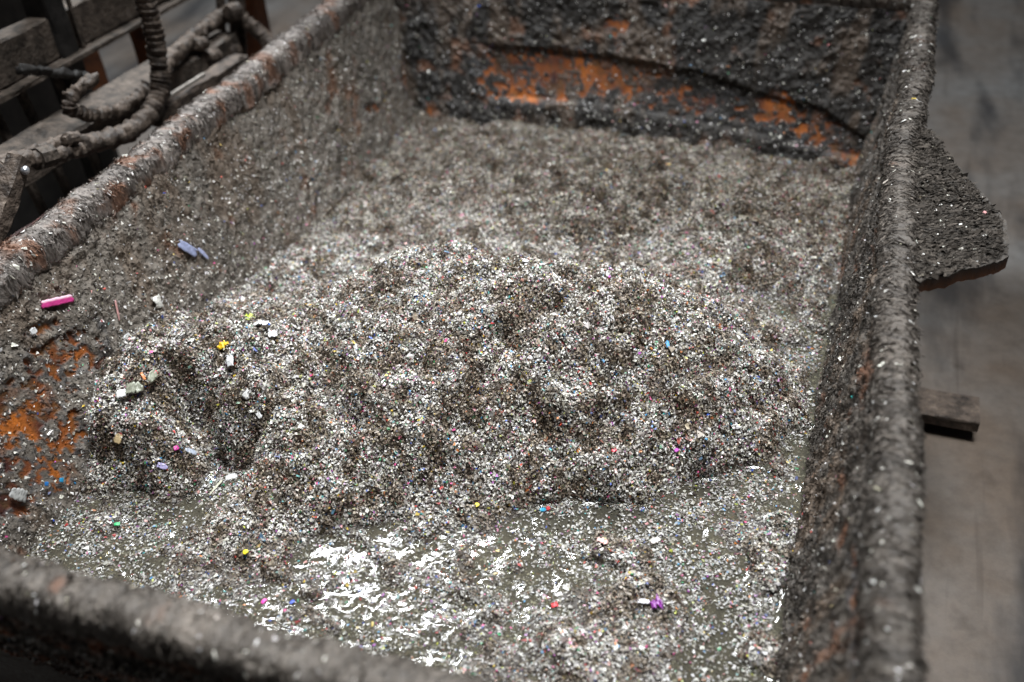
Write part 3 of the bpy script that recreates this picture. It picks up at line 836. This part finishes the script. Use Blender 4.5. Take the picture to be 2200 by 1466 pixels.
def hit(px, py):
    """first point of the heap or of a side wall that the line of sight meets, with its normal"""
    d = ray(px, py)
    ts = np.linspace(.9, 3.6, 2700)
    q = EYE + ts[:, None] * d
    fu = (q[:, 0] - XL) / (XR - XL); fv = (q[:, 1] - YF) / (YB - YF)
    hh = WZ + np.maximum(bilin(H, fu, fv), 0.002)
    wall = q[:, 0] < np.array([LW(z) for z in q[:, 2]]) + 0.012
    inside = q[:, 2] < hh
    k = np.argmax(wall | inside)
    if wall[k]: return q[k], nL
    nn = bilin(HN, fu[k:k + 1], fv[k:k + 1])[0]
    return q[k], n_(nn + np.array([0, 0, .6]))


def scrap(name, px, py, lpx, wpx, ang, col, label, group=None, bend=.25, thick=.0016, taper=0.0, curl=0.0, jag=.12, col2=None, cat='plastic scrap', nrm=None):
    """a torn strip or chip: length and width in photo pixels, turned by ang degrees from the image's horizontal"""
    P, nn = hit(px, py)
    nn = nn if nrm is None else n_(nrm)
    dist = np.linalg.norm(P - EYE); m = dist / FPX
    a = math.radians(ang)
    ex_ = R @ np.array([math.cos(a), -math.sin(a), 0]); ex_ = n_(ex_ - nn * (ex_ @ nn)); ey_ = np.cross(nn, ex_)
    if abs(nn @ nL) < .9999 and P[2] > WZ + .012: P = P + nn * .0065      # rests on the loose flakes
    L, W = lpx * m * .92, wpx * m * .92; col = np.array(col) * .72
    nu, nv = 14, 6
    s = np.linspace(-1, 1, nu)[:, None]; t = np.linspace(-1, 1, nv)[None, :]
    r = np.random.default_rng(int(px * 7 + py))
    cut = 1 - np.where(s > 0, r.uniform(.1, .6), r.uniform(.1, .6)) * np.abs(s) ** r.uniform(2.0, 5.0)
    if name == 'plastic_strip': cut = 1 - .06 * np.abs(s) ** 4
    wid = cut * (1 - taper * np.clip(s, 0, 1) ** 1.5) * (1 + jag * r.normal(size=(nu, 1)))
    xs = s * (1 + 0.06 * r.normal(size=(1, nv))) * L / 2; ys = t * wid * W / 2
    zs = bend * W * (0.35 * (1 - s ** 2) + .4 * curl * (s ** 2) * t) + .0035 + .10 * W * r.normal(size=(nu, nv)) * jag * 3
    top = P + xs[..., None] * ex_ + ys[..., None] * ey_ + zs[..., None] * nn
    V, F, side, cap, nb = slab(top, -nn * thick)
    c = np.tile(col, (nu * nv, 1)) * (1 + .12 * r.normal(size=(nu * nv, 1)))
    if name == 'label_scrap': c = c * np.where(r.random((nu * nv, 1)) < .28, .35, .8)
    if col2 is not None: c = np.where(np.tile((t > .35).ravel(), nu)[:, None], col2, c)
    cc = np.concatenate([c, np.tile(np.array(col) * .75, (nb, 1))])
    o = mixed(name, V, np.concatenate([F, side]), cap, M_scrap, None, np.clip(cc, .01, .9), smooth=True)
    return tag(o, label, cat, group)


W_ = (.80, .80, .80)
scrap('plastic_strip', 122, 648, 78, 17, 12, (.72, .06, .30), 'bright pink plastic strip stuck on the left side wall', bend=.5, thick=.005, jag=.05, col2=(.85, .55, .66))
scrap('plastic_strip', 402, 535, 50, 20, -6, (.36, .40, .60), 'blue grey plastic strip with a torn end on the left wall', jag=.05, thick=.003)
scrap('plastic_strip', 435, 546, 34, 9, -16, (.42, .45, .66), 'thin torn blue grey tail beside the blue grey strip', taper=.6)
scrap('plastic_chip', 336, 650, 28, 18, -50, (.80, .78, .72), 'curled white chip on the left wall right of the pink strip', curl=1.2, bend=.6)
scrap('plastic_sliver', 250, 668, 46, 5, -72, (.66, .36, .34), 'thin upright pinkish sliver on the left wall', taper=.5)
scrap('plastic_chip', 70, 712, 16, 14, 20, W_, 'small white chip stuck low on the left wall below the pink strip')
scrap('plastic_chip', 270, 724, 20, 10, 25, W_, 'small white chip on the left wall above the heap')
scrap('plastic_shred', 537, 688, 22, 14, 35, (.60, .80, .04), 'lime green shred at the top of the left lobe', jag=.35)
scrap('plastic_shred', 484, 747, 26, 15, 40, (.85, .55, .02), 'crumpled yellow shred on the left lobe', jag=.4, bend=.6)
scrap('film_scrap', 563, 705, 34, 20, -30, (.88, .88, .90), 'bright white film scrap at the crest of the left lobe', jag=.3, bend=.5)
scrap('film_scrap', 584, 722, 20, 16, 10, (.88, .88, .90), 'small white film piece beside the bright film scrap', jag=.3)
scrap('plastic_chip', 574, 703, 12, 6, -60, (.04, .15, .60), 'small blue chip on the bright white film scrap')
scrap('plastic_chip', 501, 775, 34, 19, -75, (.85, .85, .86), 'upright white chip below the yellow shred', curl=.6)
scrap('plastic_chip', 536, 848, 26, 20, -40, (.82, .82, .80), 'rounded white chip in the middle of the left lobe', bend=.5)
scrap('plastic_chip', 563, 893, 22, 10, -40, (.85, .85, .85), 'narrow white chip right of the rounded white one')
scrap('plastic_chip', 265, 851, 24, 18, 20, (.88, .88, .86), 'white blob shaped chip at the left lobe edge', bend=.6)
scrap('film_scrap', 293, 838, 38, 24, 5, (.30, .31, .24), 'pale greenish film flap at the left lobe edge', bend=.6, thick=.001, jag=.2)
scrap('film_scrap', 325, 812, 38, 14, 62, (.28, .29, .22), 'upright pale greenish film flap beside the first flap', bend=.6, thick=.001, jag=.25)
scrap('plastic_chip', 330, 806, 11, 9, 30, (.72, .04, .10), 'red chip behind the greenish film flaps')
scrap('plastic_sliver', 308, 812, 18, 6, -60, (.80, .25, .06), 'orange sliver left of the red chip')
scrap('plastic_chip', 260, 943, 21, 17, 72, (.66, .50, .28), 'square beige chip on the dark side of the left lobe', jag=.05)
scrap('plastic_chip', 375, 967, 12, 10, 30, (.60, .05, .32), 'small magenta chip in the gully of the left lobe')
scrap('plastic_chip', 405, 976, 26, 13, 10, (.42, .46, .54), 'blue grey chip beside the magenta chip')
scrap('plastic_chip', 352, 1003, 24, 12, -20, (.50, .45, .74), 'lilac chip low on the left lobe')
scrap('plastic_chip', 498, 1026, 28, 13, 18, (.80, .80, .80), 'oblong white chip at the foot of the left lobe', jag=.05)
scrap('plastic_sliver', 465, 1050, 44, 6, 80, (.55, .54, .42), 'long pale sliver hanging beside the oblong white chip')
lab = scrap('label_scrap', 38, 1063, 38, 26, -6, (.62, .62, .60), 'torn white printed label piece on the left wall', jag=.06, cat='label scrap')
scrap('plastic_chip', 98, 1040, 8, 8, 0, (.03, .22, .62), 'left of two small blue chips low on the left wall')
scrap('plastic_chip', 130, 1032, 9, 9, 0, (.03, .35, .66), 'right of two small blue chips low on the left wall')
scrap('plastic_shred', 1412, 1305, 26, 22, 20, (.27, .04, .32), 'crumpled purple shred in the near right corner', jag=.5, bend=.8)
scrap('plastic_chip', 1380, 1301, 38, 14, -35, (.82, .80, .84), 'long white chip left of the purple shred')
scrap('plastic_chip', 1192, 1303, 15, 12, 20, (.70, .02, .03), 'red chip left of the long white chip')
scrap('film_scrap', 1293, 1170, 26, 14, -35, (.85, .50, .46), 'pink film scrap afloat near the front', jag=.3)
scrap('plastic_chip', 1165, 1096, 15, 9, 5, (.03, .42, .66), 'cyan chip at the front foot of the heap')
scrap('plastic_chip', 1177, 1093, 9, 8, 30, (.68, .05, .06), 'small red chip touching the cyan chip')
scrap('plastic_chip', 1026, 1089, 10, 9, 40, (.82, .66, .03), 'small yellow chip near the front foot of the heap')
scrap('film_scrap', 1408, 1164, 24, 15, 50, (.80, .72, .66), 'pale pinkish film piece standing in the water', jag=.25)
scrap('plastic_chip', 568, 1294, 14, 9, 70, (.85, .06, .40), 'hot pink chip just above the near rim')
scrap('plastic_chip', 628, 1296, 12, 8, 60, (.03, .08, .52), 'dark blue chip just above the near rim')
scrap('plastic_chip', 252, 1128, 12, 8, 10, (.04, .48, .16), 'green chip in the wet near left corner')
scrap('plastic_chip', 532, 1190, 12, 10, 30, (.85, .70, .03), 'yellow chip on the clod near the left front')
scrap('plastic_chip', 1436, 747, 8, 20, 8, (.04, .30, .62), 'upright blue chip on the right side of the heap')
scrap('plastic_chip', 1318, 972, 12, 9, 30, (.66, .02, .05), 'red chip low on the front of the heap')
scrap('plastic_chip', 1450, 970, 11, 8, 30, (.75, .15, .70), 'pinkish violet chip low on the right of the heap')

# ------------------------------------------------------------------ lifting machine behind the left rim
mach = tag(empty('lifting_machine'), 'muddy steel lifting machine with wrapped hoses behind the left rim', 'machine')


def mpart(name, data, mat, parent=None, smooth=False, label=None):
    o = mixed(name, data[0], data[1], data[2], mat, parent or mach, None, smooth)
    if label: o['label'] = label
    return o


# upper and lower cross beams run along y
XB1, XB2 = -2.02, -1.86
mpart('cross_beam', beam((XB1, 1.35, .082), (XB1, 3.05, .020), .06, .108, rough=.002, seed=1, sub=60), M_grime, label='upper muddy cross beam')
mpart('beam_flange', beam((XB1 + .012, 1.35, .020), (XB1 + .012, 3.05, -.042), .10, .012, rough=.002, seed=3, sub=60), M_grime)
mpart('cross_beam', beam((XB2, 1.25, -.075), (XB2, 2.46, -.1355), .13, .06, rough=.003, seed=2, sub=60), M_grime, label='lower muddy cross beam')
# uprights down to the floor, and the dark body behind
for y_, m_ in ((1.40, M_dark), (2.98, M_rust)):
    mpart('upright', beam((XB1 - .075, y_, GZ), (XB1 - .075, y_, .62), .09, .09, up=(0, 1, 0), sub=20, rough=.002), m_)
mpart('upright', beam((XB1 - .0, 1.995, GZ), (XB1 + .0, 1.985, .62), .075, .07, up=(0, 1, 0), sub=20, rough=.002), M_dark, label='dark upright channel crossing the upper beam')
mpart('upright_edge', beam((XB1 + .040, 2.035, -.02), (XB1 + .040, 2.030, .60), .008, .012, up=(0, 1, 0), sub=20, rough=.001), M_grime)
mpart('upright', beam((XB1 - .08, 2.42, GZ), (XB1 - .08, 2.40, .02), .055, .05, up=(0, 1, 0), sub=20, rough=.003), M_rust, label='rust brown post below the upper beam')
V, F = boxm((-2.62, 1.0, GZ), (-2.55, 2.62, .9)); mesh('body_panel', V, F, M_dark, mach)['label'] = 'black machine body behind the beams'
mpart('rust_panel', beam((-2.30, 2.34, -.50), (-2.30, 2.32, .30), .16, .012, up=(1, 0, 0), sub=20, rough=.002), M_rust)
# slats between the beams
for y_ in (1.70, 1.80, 1.93):
    mpart('slat', beam((XB2 - .07, y_ - .01, -.55), (XB1 - .01, y_ + .02, .02), .020, .020, up=(0, 1, 0), sub=12, rough=.001), M_grime)
# red plate below the hoses and pale rod
mpart('red_plate', beam((-1.70, 1.36, -.20), (-1.70, 1.86, -.22), .02, .13, sub=14, rough=.002), M_red)
mpart('lower_rail', beam((-1.66, 1.1, -.33), (-1.66, 2.2, -.33), .10, .05, sub=30, rough=.004, seed=9), M_grime)
a = at(352, 214, 0, -1.72); b = at(438, 160, 0, -1.72)
mpart('rod', tube(np.linspace(a, b, 12), .006, 10), M_pale, smooth=True, label='thin pale rod beside the hose')
mpart('rust_bar', beam((-1.74, 1.95, -.135), (-1.74, 2.38, -.158), .05, .05, sub=40, rough=.004, seed=12), M_hose)


def path(pts, x, n=14):
    return catmull([at(p[0], p[1], 0, p[2] if len(p) > 2 else x) for p in pts], n)


def hose(name, pts, x, r, coils, label, seed, mat=M_hose, amp=.0055):
    pth = path(pts, x, 46)
    L = np.linalg.norm(np.diff(pth, axis=0), axis=1).sum()
    def lump(s, a_):
        t = s * L / coils + a_ / (2 * math.pi) * 1.0 + .35 * vnoise(s * 14, 0 * s, seed)
        saw = (t % 1.0)
        return amp * (1 - saw) ** .7 + amp * .9 * vnoise(s * L * 60, a_ * 1.2, seed + 2)
    o = mpart(name, tube(pth, r, 18, lump), mat, smooth=True, label=label)
    return o


hose('hose', [(300, -60), (312, 0), (330, 70), (342, 140), (344, 190), (325, 240), (285, 278), (230, 300), (170, 312)], -1.72, .0205, .017,
     'thick wrapped hose bending down along the left rim', 3)
hose('hose', [(172, 300), (130, 308), (70, 330), (0, 352), (-60, 372)], -1.725, .012, .05, 'upper of two thin hoses leaving the wrap', 5)
hose('hose', [(176, 322), (120, 334), (60, 344), (0, 362), (-60, 384)], -1.70, .012, .05, 'lower of two thin hoses leaving the wrap', 6)
hose('hose', [(338, 170, -1.74), (362, 130, -1.78), (400, 95, -1.82), (440, 62, -1.84), (480, 34, -1.84), (515, 40, -1.82), (545, 60, -1.78), (585, 100, -1.72)], -1.8, .0175, .017,
     'wrapped hose branching up to the pipes', 7)
hose('hose', [(205, 170), (165, 193), (148, 220), (158, 240), (200, 246), (250, 238), (290, 214), (318, 186)], -1.78, .0125, .02, 'thin hose looped behind the thick hose', 9)
hose('hose', [(40, 150), (150, 160), (200, 168)], -1.93, .008, .05, 'short dark hose below the upper beam', 12, M_dark)
pa = at(480, 30, 0, -1.86)
for k, (px_, w_) in enumerate(((474, .014), (502, .016), (520, .010))):
    a = at(px_ - 3, -60, 0, -1.87 + .02 * k); b = at(px_ + 5, 140, 0, -1.87 + .02 * k)
    mpart('pipe', tube(np.linspace(a, b, 30), w_, 14, lambda s, a_: .002 * vnoise(s * 40, a_ * 2, 3 + k)), M_hose, smooth=True)
for (px_, py_, r_) in ((455, 122, .030), (430, 95, .024), (500, 110, .026), (150, 300, .020), (500, 25, .030)):
    c = at(px_, py_, 0, -1.80 if px_ > 200 else -1.70)
    mpart('fitting', tube(np.linspace(c - [0, r_, -.3 * r_], c + [0, r_, -.3 * r_], 10), r_ * .8, 12, lambda s, a_: .004 * vnoise(s * 6, a_ * 1.5, int(px_)) - .006 * (np.abs(s - .5) > .32)), M_hose, smooth=False)
for px_, py_ in ((94, 338), (20, 365)):
    c = at(px_, py_, 0, -1.70)
    mpart('clamp', tube(np.linspace(c - [0, .022, -.006], c + [0, .022, -.006], 8), .026, 8), M_grime)

# rusty bar leaning in at the far left, its worn tip shining
a = at(-20, 520, 0, -1.60); b = at(42, 338, 0, -1.60)
lever = tag(empty('lever_bar'), 'rusty muddy bar with a shiny worn tip at the left edge', 'bar')
foot = a + (a - b) * 0.4; foot2 = np.array([foot[0] - .12, foot[1], GZ])
mpart('bar', beam(a - (b - a) * .4, b, .034, .04, up=(1, 0, 0), sub=24, rough=.004, seed=31), M_hose, lever)
mpart('post', beam(foot2, foot + (b - a) * .06, .05, .05, up=(0, 1, 0), sub=8), M_grime, lever)
c = at(54, 366, 0, -1.575)
mpart('worn_tip', tube(np.linspace(c - (b - a) * .05, c + (b - a) * .05, 10), [.002, .006, .008, .009, .009, .009, .008, .007, .005, .002], 10), M_shine, lever, smooth=True)
